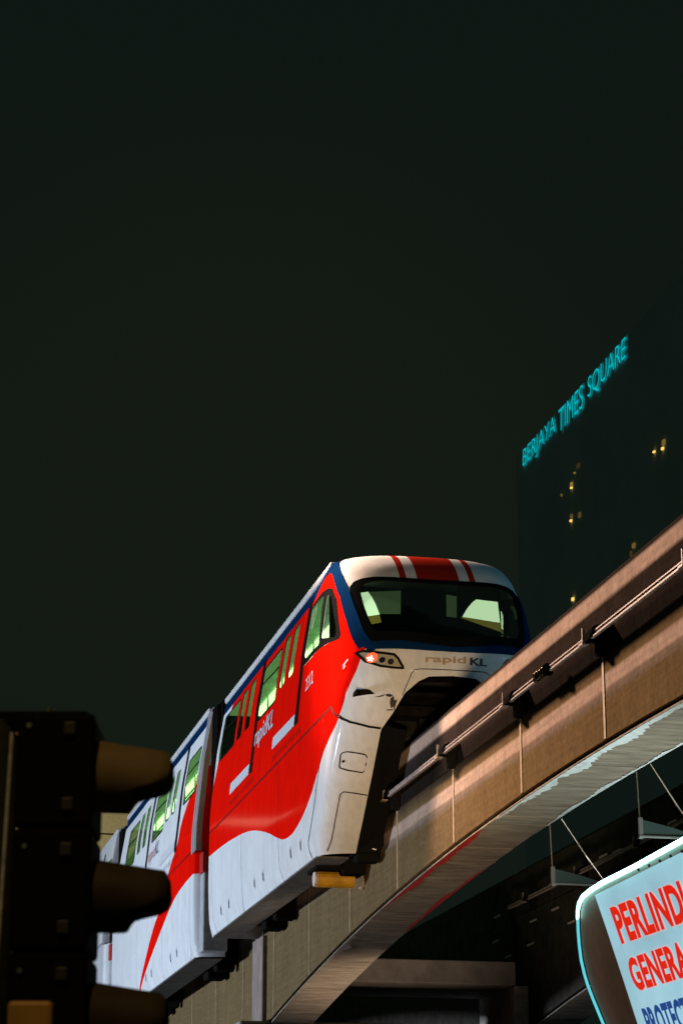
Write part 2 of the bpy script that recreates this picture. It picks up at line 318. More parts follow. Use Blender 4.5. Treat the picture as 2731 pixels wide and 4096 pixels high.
def build_shell(name, surf, L, holes_side, holes_front, m, parent, inset=0, coarse=False, hmin=-2.62, cap=True):
    hs = np.unique(np.round(np.concatenate([np.arange(-2.62, 2.0, .05 if not coarse else .08), [-.343, -.352, -.36, -.37, -.39, -.42, -.46], np.arange(2.0, 2.21, .02), [2.205, 2.21]]), 4))
    hs = hs[hs >= hmin]
    n1 = int(L / (.075 if not coarse else .11)); nc = 44
    fr = np.linspace(1, 0, n1, endpoint=False)
    rows = []
    for h in hs:
        W, sf, Lc, k, b = surf.par(h); scs = sf + Lc
        xs = scs + (L - scs) * fr; half = [(x, float(surf.side_w(x, h))) for x in xs]
        wo = float(np.interp(h, OPEN[:, 0], OPEN[:, 1])) if h < -.343 else 0.
        Wt = W + b * surf.bul(scs)
        thE = math.acos(min(1, (wo / Wt)) ** (k / 2)) if wo > 0 else math.pi / 2
        for th in np.linspace(0, thE, nc):
            w = Wt * max(0, math.cos(th)) ** (2 / k); 
            if wo == 0 and th == thE: w = 0.
            half.append((float(surf.front_s(w, h)) if th > 0 else scs, w))
        rows.append(half)
    A = np.array(rows); nr, ncol = A.shape[:2]
    LV = np.concatenate([A, hs[:, None, None].repeat(ncol, 1)], 2).reshape(-1, 3)
    quads = np.array([(j*ncol+i, j*ncol+i+1, (j+1)*ncol+i+1, (j+1)*ncol+i) for j in range(nr-1) for i in range(ncol-1)])
    ci = np.array([i for j in range(nr-1) for i in range(ncol-1)])
    c = LV[quads].mean(1)
    kill = np.zeros(len(quads), bool)
    W, sf, Lc, k, b = surf.par(c[:, 2]); a = (sf + Lc - c[:, 0]) / Lc
    polys_s, polys_f = list(holes_side), list(holes_front)
    ks = np.zeros(len(quads), bool); kf = ks.copy()
    for q in polys_s: ks |= inpoly(c[:, [0, 2]], q) & (a < .62)
    for q in polys_f: kf |= inpoly(c[:, [1, 2]], q) & (a > .25)
    kill = ks | kf
    def rim(kk):
        vk = set(quads[kk].ravel()); vl = set(quads[~kill].ravel()); return np.array(sorted(vk & vl), int)
    r = rim(ks)
    if len(r):
        S, _ = snap(LV[r][:, [0, 2]], polys_s); LV[r, 0] = S[:, 0]; LV[r, 2] = S[:, 1]; LV[r, 1] = surf.side_w(S[:, 0], S[:, 1])
    r = rim(kf)
    if len(r):
        full = [[(u, v) for u, v in q] for q in polys_f]
        mid = np.abs(LV[r, 1]) < 1e-6
        S, _ = snap(LV[r][:, [1, 2]], full); S[mid, 0] = 0; LV[r, 1] = np.maximum(S[:, 0], 0); LV[r, 2] = S[:, 1]; LV[r, 0] = surf.front_s(S[:, 0], S[:, 1])
    if inset:
        cx = LV.copy(); LV[:, 1] = np.maximum(0, LV[:, 1] - inset); LV[:, 0] = cx[:, 0] + inset * np.clip((sf.max() + 1.3 - cx[:, 0]), 0, 1); 
    Q = quads[~kill]
    V = np.concatenate([LV, LV * [1, -1, 1]]); N = len(LV)
    Fs = [tuple(q) for q in Q] + [tuple(q[::-1] + N) for q in Q]
    if cap:
        for j in range(nr - 1):
            a0, a1 = j*ncol, (j+1)*ncol; Fs.append((a0, a1, a1 + N, a0 + N))
    me = bpy.data.meshes.new(name); me.from_pydata([tuple(map(float, v)) for v in V], [], [tuple(map(int, f_)) for f_ in Fs]); me.materials.append(m)
    bm = bmesh.new(); bm.from_mesh(me); bmesh.ops.remove_doubles(bm, verts=bm.verts[:], dist=1e-4); bmesh.ops.recalc_face_normals(bm, faces=bm.faces[:])
    bm.to_mesh(me); bm.free()
    me.polygons.foreach_set('use_smooth', [True] * len(me.polygons))
    try: me.set_sharp_from_angle(angle=math.radians(35))
    except Exception: pass
    return link(bpy.data.objects.new(name, me), parent)
def rect(s0, s1, h0, h1, r=.06): return rounded([(s0, h0), (s1, h0), (s1, h1), (s0, h1)], r)
M_ceil = mat('glowing_ceiling', (.60, .70, .58), .6, emit=(.72, 1.0, .58), es=.30)  # ceiling given its own glow in place of bounced lamp light
M_strip = emis('interior_lamp', (.84, 1.0, .66), 4.2)
# ------------------------------------------------------------------ ground and street
def sheet(name, x0, x1, y0, y1, z, m):
    o = MB().add([(x0, y0, z), (x1, y0, z), (x1, y1, z), (x0, y1, z)], [(0, 1, 2, 3)]).obj(name, m); o['kind'] = 'structure'; return o
sheet('ground', -1500, 1500, -1500, 1500, 0, mat('ground_dark', (.05, .05, .05), .9, noise=.3, nscale=.4))
sheet('road', -400, 400, -12, 7.5, .004, mat('asphalt', (.045, .045, .047), .8, noise=.35, nscale=3, bump=.3))
o = MB().box(-400, 400, 7.5, 13, 0, .13, 0).obj('pavement', mat('paving', (.22, .21, .20), .85, noise=.25, nscale=3)); o['kind'] = 'structure'
mk = MB()
for k in range(-20, 40): mk.add([(k*8, 3.4, .008), (k*8+3, 3.4, .008), (k*8+3, 3.55, .008), (k*8, 3.55, .008)], [(0, 1, 2, 3)])
o = mk.obj('lane_marking', mat('road_paint', (.7, .7, .68), .7)); o['kind'] = 'structure'
# ------------------------------------------------------------------ guideway beams
ZT = 10.3
def hs(s): x = ((s + 7 + 20) % 40) - 20; return -3.11 - .0034 * x * x
def beam_mat():
    m = bpy.data.materials.new('beam_flange_concrete'); m.use_nodes = True; n = m.node_tree; p = n.nodes['Principled BSDF']; p.inputs['Roughness'].default_value = .85; p.inputs['Specular IOR Level'].default_value = .0
    t = n.nodes.new('ShaderNodeTexCoord'); s = n.nodes.new('ShaderNodeSeparateXYZ'); n.links.new(t.outputs['Object'], s.inputs[0])
    mp = n.nodes.new('ShaderNodeMapping'); mp.inputs['Scale'].default_value = (.25, 1, 7); n.links.new(t.outputs['Object'], mp.inputs[0])
    nz = n.nodes.new('ShaderNodeTexNoise'); nz.inputs['Scale'].default_value = 3; nz.inputs['Detail'].default_value = 9; nz.inputs['Roughness'].default_value = .7; n.links.new(mp.outputs[0], nz.inputs['Vector'])
    n2 = n.nodes.new('ShaderNodeTexNoise'); n2.inputs['Scale'].default_value = 14; n2.inputs['Detail'].default_value = 6; n.links.new(t.outputs['Object'], n2.inputs['Vector'])
    mp2 = n.nodes.new('ShaderNodeMapping'); mp2.inputs['Scale'].default_value = (2.2, 1, .22); n.links.new(t.outputs['Object'], mp2.inputs[0])
    n3 = n.nodes.new('ShaderNodeTexNoise'); n3.inputs['Scale'].default_value = 1.6; n3.inputs['Detail'].default_value = 7; n3.inputs['Roughness'].default_value = .7; n.links.new(mp2.outputs[0], n3.inputs['Vector'])
    wz = mth(n, 'ADD', s.outputs[2], mth(n, 'MULTIPLY', mth(n, 'SUBTRACT', nz.outputs[0], .5), .035))
    # tyre tracks: where guide tyres run the concrete is swept pale, elsewhere darker, darkest below the rail
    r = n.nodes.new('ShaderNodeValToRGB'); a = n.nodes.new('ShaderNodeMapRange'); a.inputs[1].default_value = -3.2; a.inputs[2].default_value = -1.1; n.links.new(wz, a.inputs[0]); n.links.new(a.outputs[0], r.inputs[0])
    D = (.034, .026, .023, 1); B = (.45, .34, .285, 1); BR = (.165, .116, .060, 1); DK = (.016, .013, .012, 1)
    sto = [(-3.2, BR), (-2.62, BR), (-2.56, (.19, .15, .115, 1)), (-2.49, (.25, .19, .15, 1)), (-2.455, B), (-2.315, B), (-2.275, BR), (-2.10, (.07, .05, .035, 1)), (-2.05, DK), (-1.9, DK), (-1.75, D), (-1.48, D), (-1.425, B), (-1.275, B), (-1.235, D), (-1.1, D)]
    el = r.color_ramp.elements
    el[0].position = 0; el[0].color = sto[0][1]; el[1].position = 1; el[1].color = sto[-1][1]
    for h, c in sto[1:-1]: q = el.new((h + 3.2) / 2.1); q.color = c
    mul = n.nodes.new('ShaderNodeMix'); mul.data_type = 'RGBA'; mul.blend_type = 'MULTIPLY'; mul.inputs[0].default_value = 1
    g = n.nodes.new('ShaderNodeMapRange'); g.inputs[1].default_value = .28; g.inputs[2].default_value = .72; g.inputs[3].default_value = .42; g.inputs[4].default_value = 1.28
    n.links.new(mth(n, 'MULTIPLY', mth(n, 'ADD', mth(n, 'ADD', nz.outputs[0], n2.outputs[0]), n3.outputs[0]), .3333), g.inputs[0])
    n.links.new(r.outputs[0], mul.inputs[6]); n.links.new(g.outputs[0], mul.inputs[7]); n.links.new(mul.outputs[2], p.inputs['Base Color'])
    b = n.nodes.new('ShaderNodeBump'); b.inputs['Strength'].default_value = .25; b.inputs['Distance'].default_value = .01; n.links.new(n2.outputs[0], b.inputs['Height']); n.links.new(b.outputs[0], p.inputs['Normal'])
    return m
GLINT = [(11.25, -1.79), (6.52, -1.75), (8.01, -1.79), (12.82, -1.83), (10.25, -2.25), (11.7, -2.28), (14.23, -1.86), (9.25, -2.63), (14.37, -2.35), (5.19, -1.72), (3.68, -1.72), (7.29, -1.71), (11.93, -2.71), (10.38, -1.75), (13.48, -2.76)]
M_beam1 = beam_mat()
M_sof = mat('soffit_concrete', (.25, .215, .175), .85, spec=.1, noise=.42, nscale=2.2, bump=.3, stretch=(3.2, .7, 1))
M_rail = mat('rail_metal', (.27, .215, .20), .55, metal=.15, noise=.35)
def prism(mb, s0, s1, prof, n_=1):
    """prof(s) -> [(w,h)...] outline, swept along s"""
    ss = np.linspace(s0, s1, n_ + 1); k = None; V = []; F = []
    for q in ss:
        pr = prof(q); k = len(pr); V += [(q, w, h) for w, h in pr]
    for i in range(n_):
        for j in range(k): F.append((i*k+j, i*k+(j+1) % k, (i+1)*k+(j+1) % k, (i+1)*k+j))
    F += [tuple(range(k))[::-1], tuple(range(n_*k, (n_+1)*k))]
    mb.add(V, F)
PITCH = 3.325; J0 = -8.31
M_beam2 = mat('shaded_concrete', (.035, .03, .026), .9, noise=.5, nscale=3, spec=.05)  # shade of the unlit second beam put into a darker colour
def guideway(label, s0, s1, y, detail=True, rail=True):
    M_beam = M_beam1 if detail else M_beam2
    t = thing('guideway_beam', label, 'monorail beam', (0, y, ZT), 'spans of the monorail guideway')
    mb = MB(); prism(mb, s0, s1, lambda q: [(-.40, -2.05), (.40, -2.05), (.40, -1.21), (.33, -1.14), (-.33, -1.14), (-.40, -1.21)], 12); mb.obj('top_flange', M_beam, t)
    mb = MB(); prism(mb, s0, s1, lambda q: [(-.36, hs(q)+.02), (.36, hs(q)+.02), (.36, -2.052), (-.36, -2.052)], 40); mb.obj('core', M_dark, t)
    js = [J0 + PITCH*k for k in range(-12, 30) if s0 + .5 < J0 + PITCH*k < s1 - .5]; ed = [s0] + js + [s1]
    for a, b in zip(ed[:-1], ed[1:]):
        for sd in (1, -1):
            if sd < 0 and not detail: pass
            mb = MB(); lo, hi = (.362, .408)
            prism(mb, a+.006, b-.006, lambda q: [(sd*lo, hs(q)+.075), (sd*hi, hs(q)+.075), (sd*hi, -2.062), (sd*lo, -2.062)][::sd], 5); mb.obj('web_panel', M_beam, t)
        mb = MB()
        if detail and b < s1:
            prism(mb, b-.032, b+.032, lambda q: [(.40, hs(q)+.085), (.4165, hs(q)+.085), (.4165, -2.07), (.40, -2.07)], 1)
            mb.obj('joint_strip', mat('joint_sealant', (.30, .21, .12), .7, noise=.35, nscale=9), t)
    x = s0; k = 0
    while x < s1 - .05:
        b = min(s1, x + 1.08); mb = MB(); dz = random.uniform(0, .008)
        prism(mb, x+.007, b-.007, lambda q: [(-.40, hs(q)+dz), (.40, hs(q)+dz), (.40, hs(q)+.022), (-.40, hs(q)+.022)], 2)
        mb.obj('soffit_slab', M_sof, t); x = b
    if rail:
        for sd in (1,):
            mb = MB()
            mb.box(s0, s1, sd*.56-.022, sd*.56+.022, -1.850, -1.835); mb.box(s0, s1, sd*.56-.010, sd*.56+.010, -1.885, -1.850); mb.box(s0, s1, sd*.56-.022, sd*.56+.022, -1.90, -1.885)
            mb.obj('conductor_rail', M_rail, t)
            mesh_b = None
            for j in js:
                if mesh_b is None:
                    q = MB()
                    q.add([(-.30, .40, -1.72), (.16, .40, -1.72), (.16, .40, -1.90), (-.10, .40, -1.90), (-.26, .60, -1.80), (.10, .60, -1.82), (.10, .60, -1.90), (-.08, .60, -1.90)], [(0, 1, 2, 3), (4, 7, 6, 5), (0, 4, 5, 1), (1, 5, 6, 2), (2, 6, 7, 3), (3, 7, 4, 0)])
                    q.box(-.12, -.05, .40, .52, -2.10, -1.90)
                    br = q.obj('rail_bracket', M_black, t); mesh_b = br.data; br.location = (j, 0, 0)
                    q = MB(); q.box(.16, .18, .565, .595, -1.90, -1.72); q.box(.10, .24, .53, .62, -1.92, -1.895); po = q.obj('insulator_post', M_rail, br); mesh_p = po.data
                else:
                    br = bpy.data.objects.new('rail_bracket', mesh_b); link(br, t); br.location = (j, 0, 0)
                    po = bpy.data.objects.new('insulator_post', mesh_p); link(po, br)
            if detail:
                q = MB()
                for k in range(4): q.box(-6.62 + k*.11, -6.56 + k*.11, .545, .61, -1.915, -1.81, .006)
                q.obj('rail_clamp', mat('clamp_brass', (.45, .33, .2), .45, metal=.6), t)
                q = MB(); q.box(-6.78, -6.66, .52, .62, -1.93, -1.80, .01); q.obj('rail_joint_box', M_black, t)
    return t
guideway('concrete monorail beam in front of the train, bare rail on its side', -26.6, 12.9, 0)
guideway('concrete monorail beam under the rear cars, beyond the pier', 13.1, 52.8, 0)
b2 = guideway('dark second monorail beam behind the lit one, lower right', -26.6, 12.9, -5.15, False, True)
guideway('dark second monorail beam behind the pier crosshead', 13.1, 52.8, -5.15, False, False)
for x, h in GLINT:
    MB().box(x-.22, x+.22, .409, .425, h-.018, h+.018).obj('glint_bar', mat('pale_glint', (.42, .34, .34), .5), b2)  # small pale bars imitating glints on the dark beam face
MB().tube([(6.6, .46, -3.55), (6.6, .46, -2.6)], .03, 8).obj('drain_pipe', mat('pale_pipe', (.6, .5, .5), .4), b2)
# soffit edges of the near span: pale peeling paint; red strips imitate red lamplight
nb = bpy.data.objects['guideway_beam']
def edge_strip(s0, s1, edge, wmax, m, seed):
    rg = np.random.default_rng(seed); xs = np.arange(s0, s1 + .01, .07); k = len(xs); env = np.sin(np.linspace(0, np.pi, k)) ** .45
    w_ = np.convolve(rg.random(k + 8), np.ones(9)/9, 'valid')[:k]; w_ = np.clip((w_ - .34) / .3, .05, 1) * .7 + rg.random(k) * .22; w_ *= wmax * env
    V = []; F = []
    for x, q in zip(xs, w_): V += [(x, edge, hs(x)-.004), (x, edge - math.copysign(q + .004, edge), hs(x)-.004)]
    F = [(2*i, 2*i+1, 2*i+3, 2*i+2) for i in range(k-1)]
    mesh_obj('paint_and_glow_strip', V, F, m, nb)
M_fl = mat('pale_flaking_paint', (.62, .68, .72), .8, noise=.25, nscale=8); M_redglow = mat('red_glow_strip', (.50, .02, .02), .7, noise=.4, nscale=9)
edge_strip(-11.5, -3.6, .398, .22, M_fl, 3); edge_strip(-9.5, -3.4, -.398, .10, M_fl, 5); edge_strip(-3.0, 2.6, .398, .16, M_redglow, 4); edge_strip(-.4, 4.4, -.398, .13, M_redglow, 6); edge_strip(4.8, 7.0, .398, .3, mat('pinkish_paint', (.45, .34, .32), .8, noise=.3), 8)
# pier at the joint of the spans
t = thing('guideway_pier', 'concrete pier with crosshead holding both beams, bottom of the picture', 'pier', (13.0, 0, 0))
M_pier = mat('pier_concrete', (.26, .23, .21), .85, noise=.35, nscale=1.8, bump=.3)
MB().box(-.85, .85, -.80, .80, 0, 5.5, .06).obj('column', M_pier, t)
MB().box(-1.0, 1.4, -6.4, 1.0, 5.5, 6.02, .05).obj('crosshead', M_pier, t)
MB().box(-.62, .46, .412, .50, 6.02, 7.68, .02).obj('bearing_cheek', mat('pale_bearing_plate', (.22, .17, .155), .8, noise=.5, nscale=5, stretch=(3, 1, .5)), t)
MB().box(-.62, .46, -.50, -.412, 6.02, 7.68, .02).obj('bearing_cheek', M_pier, t)
MB().box(-1.0, 1.6, -4.45, -.5, 6.80, 7.25, .02).obj('tie_beam', M_pier, t)
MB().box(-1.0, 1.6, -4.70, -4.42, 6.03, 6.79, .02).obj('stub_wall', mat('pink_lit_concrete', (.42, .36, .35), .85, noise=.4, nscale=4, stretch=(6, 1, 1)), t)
# ------------------------------------------------------------------ train
def window(parent, surf, poly, sgn, frame_w=.035, bar=None, gl=None):
    f = surf.side(sgn)
    w = put('window', patch(poly, f, .09, -.014), gl or M_glass, parent)
    put('window_frame', ribbon(poly, f, frame_w, .005, True), M_black, w)
    if bar: put('window_bar', ribbon(bar, f, .045, .007), M_black, w)
    return w
def interior(parent, surf, L, s0, front=False):
    c = MB(); c.box(s0, L-.05, -1.16, 1.16, 1.80, 1.84); c.obj('ceiling', M_ceil, parent)
    for sd in (1, -1): MB().box(s0+.1, L-.3, sd*.62-.10, sd*.62+.10, 1.765, 1.795).obj('ceiling_lamp', M_strip, parent)
    MB().box(s0, L-.05, -1.40, 1.40, -.56, -.50).obj('floor', mat('interior_floor', (.2, .21, .2), .6), parent)
    c = MB()
    for x in np.arange(s0+.7, L-.5, 1.45):
        for sd in (1, -1): c.tube([(x, sd*.75, -.5), (x, sd*.75, 1.8)], .019, 6)
    for sd in (1, -1): c.tube([(s0+.4, sd*.75, 1.52), (L-.5, sd*.75, 1.52)], .017, 6)
    c.obj('grab_poles', M_steel, parent)['kind'] = 'stuff'
    for x in np.arange(s0+.3, L-1.0, 4.35):
        for sd in (1, -1): c = MB(); c.box(x+1.95, min(L-.2, x+3.5), sd*1.05-.22, sd*1.05+.22, -.1, -.05, .02); c.box(x+1.95, min(L-.2, x+3.5), sd*1.30-.03, sd*1.30+.03, -.1, .45, .02); c.obj('bench_seat', mat('seat_plastic', (.10, .22, .16), .5), parent)
def underside(parent, L, s0, wheels, skirt0):
    for sd in (1, -1):
        c = MB(); y0, y1 = sorted((sd*.93, sd*1.44)); c.box(skirt0, L-.1, y0, y1, -2.63, -2.60); c.obj('skirt_floor', mat('skirt_underside', (.085, .075, .068), .7, noise=.5, nscale=3), parent)
        c = MB(); y0, y1 = sorted((sd*.90, sd*.93)); c.box(skirt0, L-.1, y0, y1, -2.60, -.60); c.obj('skirt_lining', M_dark, parent)
    MB().box(s0+.5, L-.1, -1.3, 1.3, -.75, -.60).obj('underframe', M_dark, parent)
    for x in wheels:
        bg = MB(); 
        for sd in (1, -1):
            y0, y1 = sorted((sd*.50, sd*.88)); bg.box(x-1.3, x+1.3, y0, y1, -2.52, -2.30, .04); bg.box(x-.25, x+.25, y0, y1, -2.76, -2.3, .04); bg.box(x-1.25, x-.95, y0, y1, -2.72, -2.3, .04)
        b = bg.obj('bogie_frame', M_black, parent)
        for dx in (-.95, .95):
            for sd in (1, -1):
                for hh in (-2.38, -1.36):
                    c = MB(); r = .235; y = sd*(.405 + r)
                    c.tube([(x+dx, y, hh-.10), (x+dx, y, hh-.08), (x+dx, y, hh+.08), (x+dx, y, hh+.10)], [r-.03, r, r, r-.03], 20); c.obj('guide_tyre', mat('tyre_rubber', (.018, .018, .018), .6), b)
    return
def seam(parent, surf, pts, wd=.014, sgn=1, name='panel_seam', off=.003): return put(name, ribbon(pts, surf.side(sgn), wd, off), M_seam, parent)
def slots(parent, surf, xs, h):
    for x in xs:
        for sgn in (1,):
            s = put('skirt_latch', patch(rect(x-.055, x+.055, h-.10, h+.10, .01), surf.side(sgn), .06, .006), M_txtw, parent)
            put('latch_slot', patch(rect(x-.045, x+.0, h-.085, h+.05, .005), surf.side(sgn), .06, .009), M_black, s)
def sill(parent, surf, s0, s1):
    f = surf.side(1)
    put('door_sill', patch([(s0, -.225), (s1, -.235), (s1, -.025), (s0, -.03)], f, .1, .012), M_txtw, parent)
    c = []; 
    for k in range(11):
        x = s0 - .45 + k * (s1 - s0 + .3) / 10 ; h0 = -.35 - .002*k
        V, F = ribbon([(x, h0), (x + .02, h0 - .075 - .03*random.random())], f, .045, .004); c.append((V, F))
    mb = MB(); [mb.add(V, F) for V, F in c]; mb.obj('sill_vents', M_seam, parent)['kind'] = 'stuff'
# --- head car
SN = Surf(NOSE); L1 = 13.0
car = thing('monorail_car', 'red and white head car with wide dark windscreen, nose towards the viewer', 'train car', (0, -.06, ZT), 'cars of the monorail train')
cab_f = [(2.02, 1.36), (1.70, 1.24), (1.27, .66), (1.25, .53), (1.34, .50), (2.30, .72)]
cab_r = [(2.36, 1.42), (2.55, .68), (3.96, .80), (4.06, .86), (4.04, 1.62), (3.94, 1.66)]
cab_frame = rounded([(2.12, 1.50), (1.66, 1.36), (1.33, 1.10), (.98, .45), (1.06, .40), (1.85, .53), (2.33, .585), (4.06, .70), (4.16, .74), (4.14, 1.70), (4.02, 1.74)], .05)
cab_f = rounded(cab_f, .05); cab_r = rounded(cab_r, .05)
wins = [rect(5.09, 5.56, .80, 1.73, .10), rect(5.87, 6.37, .80, 1.73, .10), rect(6.66, 8.36, .68, 1.65, .10), rect(9.20, 9.74, .77, 1.72, .10), rect(10.07, 10.60, .77, 1.72, .10), rect(10.88, 12.62, .78, 1.67, .10)]
hw = [(1.345, 1.12), (1.33, 1.24), (1.27, 1.33), (1.15, 1.375), (.99, 1.39), (.51, 1.362), (0, 1.345)]
hl_ = [(1.325, .66), (1.285, .33), (1.22, .225), (1.10, .20), (.72, .185), (.35, .12), (0, .085)]
glassp = hw[:-1] + [(0, 1.345)] + [(-a, b) for a, b in hw[:-1][::-1]] + [(-a, b) for a, b in hl_[:-1]] + [(0, .085)] + hl_[:-1][::-1]
shell = build_shell('body_shell', SN, L1, [cab_frame] + wins, [glassp], LIV1, car)
inn = Surf(NOSE.copy())
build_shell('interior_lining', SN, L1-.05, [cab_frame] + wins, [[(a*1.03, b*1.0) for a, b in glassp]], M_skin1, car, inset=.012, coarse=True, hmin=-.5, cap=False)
f1 = SN.side(1); f1n = SN.side(-1); ff = SN.front()
for sg in (1, -1):
    f = SN.side(sg)
    fr = put('cab_window_frame', patch(cab_frame, f, .04, .004, [cab_f, cab_r]), M_black, car)
    put('cab_window_pane', patch(cab_f, f, .07, -.006), M_wind, fr); put('cab_window_pane', patch(cab_r, f, .07, -.006), M_glass, fr)
    for i, w in enumerate(wins):
        bar = None
        if i == 2: bar = [(8.36, 1.36), (6.66, 1.30)]
        if i == 5: bar = [(12.62, 1.38), (10.88, 1.32)]
        window(car, SN, w, sg, .038, bar)
# windscreen with its black border and blue surround
inner = [(a*.90, (b-.76)*.80+.80) for a, b in glassp]
ws = put('windscreen', patch(glassp, ff, .05, -.002), M_wind, car)
put('windscreen_border', patch(glassp, ff, .04, .004, [inner]), mat('black_screen_border', (.006, .007, .008), .6, spec=.0), ws)
bo = [(1.325, .66), (1.285, .33), (1.22, .225), (1.10, .20), (.72, .185), (.35, .12), (0, .085)]
out_ = [(1.40, .70), (1.365, .36), (1.262, .108), (1.15, .07), (.71, .036), (.35, .012), (0, .004)]
sur = [(a, b) for a, b in out_] + [(-a, b) for a, b in out_[:-1][::-1]] + [(-a, b) for a, b in bo[:-1]] + [(a, b) for a, b in bo[::-1]]
put('windscreen_surround', patch(sur, ff, .022, .003), mat('blue_trim_paint', (.003, .024, .085), .6, spec=0), car)
for sg in (1, -1): put('pillar_trim', ribbon([(.41, .155), (.545, .33), (.77, .665), (1.17, 1.18), (1.48, 1.45), (1.77, 1.665), (2.0, 1.79), (2.25, 1.87), (2.7, 1.91)], SN.side(sg), .17, .011, step=.04), MATS['blue_trim_paint'], car)
# cab inside: closed bulkhead with glowing panes imitating the lit saloon behind, desk
M_blk = mat('cab_dark_panel', (.012, .014, .012), .8, spec=.1)
bk = MB().box(3.0, 3.04, -1.24, 1.24, -.5, 1.8).obj('cab_bulkhead', M_blk, car)
def pane_at(x, pts, name, m): return MB().add([(x, a, b) for a, b in pts] + [(x+.008, a, b) for a, b in pts], [tuple(range(len(pts))), tuple(range(len(pts), 2*len(pts)))[::-1]]).obj(name, m, bk)
M_frost = mat('bright_glow_pane', (.3, .3, .3), .5, emit=(.86, 1.0, .72), es=1.9); M_frd = mat('dim_glow_pane', (.1, .1, .1), .5, emit=(.55, .8, .40), es=.13)
M_och = mat('ochre_glow_panel', (.2, .15, .05), .6, emit=(.9, .68, .12), es=.28)  # light on the sill put in as a glow
pane_at(2.985, [(.75, 1.69), (.61, 1.72), (.545, 1.63), (.48, 1.51), (.42, 1.35), (.61, 1.31)], 'bulkhead_glow_pane', M_frost)
pane_at(2.985, [(.61, 1.305), (.42, 1.345), (.39, 1.22), (.55, 1.18)], 'bulkhead_sill_glow', M_och)
pane_at(2.99, [(.58, 1.72), (.06, 1.77), (.07, 1.38), (.44, 1.36), (.50, 1.53)], 'bulkhead_side_pane', M_frd)
MB().box(2.03, 2.06, -1.34, -.62, .6, 1.80).obj('cab_partition', M_blk, bk)
pane_at(2.015, [(-.93, 1.42), (-.86, 1.36), (-.78, 1.26), (-.70, 1.125), (-1.32, 1.06), (-1.285, 1.40)], 'partition_window', M_frost)
pane_at(2.015, [(-.70, 1.12), (-.68, 1.105), (-1.325, .91), (-1.322, 1.055)], 'bulkhead_sill_glow', M_och)
pane_at(2.99, [(-.70, 1.75), (-1.1, 1.70), (-1.1, 1.36), (-.70, 1.38)], 'bulkhead_side_pane', M_frd)
X = 3.0
MB().box(.95, 1.7, -1.15, 1.15, -.45, .40, .05).obj('driver_desk', M_blk, car)
MB().box(1.75, X, -1.22, 1.22, 1.80, 1.84).obj('cab_ceiling', mat('cab_ceiling_grey', (.06, .065, .05), .7), car)
MB().box(.5, X, -1.36, 1.36, -.56, -.5).obj('cab_floor', M_dark, car)
interior(car, SN, L1, 3.05)
underside(car, L1, .5, (3.9, 10.6), 3.0)
# plug doors, posts, sills, seams, latches
for s0 in (4.296, 8.475):
    for sg in (1, -1): put('door_post', ribbon([(s0, 1.86), (s0, -.24)], SN.side(sg), .25, .010), M_black, car)
for sgn in (1, -1):
    for (a0, a1, wi) in ((4.42, 5.71, 0), (5.715, 6.52, 1), (8.60, 9.90, 3), (9.905, 10.74, 4)):
        d = put('door_leaf', patch([(a0, -.02), (a1, -.02), (a1, 1.84), (a0, 1.84)], SN.side(sgn), .06, .007, [wins[wi]]), LIV1, car)
        put('door_edge', ribbon([(a1, 1.84), (a1, -.02)], SN.side(sgn), .010, .008), M_seam, d)
sill(car, SN, 4.46, 6.40); sill(car, SN, 8.68, 10.68)
seam(car, SN, [(1.516, -.556), (13.0, -.585)], .026)
seam(car, SN, [(1.516, -.556), (1.40, -.64), (1.251, -.747)], .045, name='cowl_seam')
put('cowl_seam', ribbon([(1.508, -.747), (1.44, -.83), (1.352, -.893), (1.23, -.94), (1.098, -.985), (.925, -1.015)], ff, .028, .004), M_seam, car)
seam(car, SN, [(1.98, -.80), (2.365, -1.302), (2.814, -1.858), (3.20, -2.20), (3.383, -2.33), (3.42, -2.45), (3.34, -2.60)], .03)
seam(car, SN, [(2.10, -.60), (2.0, -.82)], .014)
for pts in ([(5.79, -.58), (5.789, -2.196), (5.78, -2.45), (5.70, -2.60)], [(9.296, -.58), (9.33, -1.684), (9.34, -2.40), (9.42, -2.55), (9.5, -2.60)], [(12.6, -.58), (12.55, -2.2), (12.4, -2.6)], [(7.6, -.05), (7.6, -.58)], [(6.0, -.24), (6.0, -.56)]): seam(car, SN, pts, .012)
slots(car, SN, (3.99, 4.81, 7.27, 8.10, 10.75, 11.62), -2.27)
# access hatches on the front skirt
put('hatch_seam', ribbon(rounded([(1.409, -1.30), (1.344, -1.285), (1.079, -1.345), (1.045, -1.377), (1.048, -1.551), (1.07, -1.578), (1.266, -1.541), (1.40, -1.49)], .03), ff, .016, .004, True), M_seam, car)
put('hatch_lock', patch(rounded([(1.36+.02*math.cos(a), -1.41+.02*math.sin(a)) for a in np.linspace(0, 6.28, 9)[:-1]], .004), ff, .01, .006), M_black, car)
put('hatch_seam', ribbon([(.935, -1.867), (1.286, -1.813), (1.326, -1.841), (1.325, -2.174), (1.32, -2.437), (1.343, -2.575)], ff, .014, .004), M_seam, car)
for hh in (-1.42, -1.52): put('hatch_hinge', patch([(1.035, hh-.03), (1.06, hh-.03), (1.06, hh+.03), (1.035, hh+.03)], ff, .02, .008), M_txtw, car)
put('cowl_seam', ribbon([(.70, -.60), (.66, -.454), (.62, -.32), (.58, -.27), (.5, -.258), (.178, -.262), (-.178, -.262), (-.5, -.258), (-.62, -.32), (-.70, -.60)], ff, .012, .004), M_seam, car)
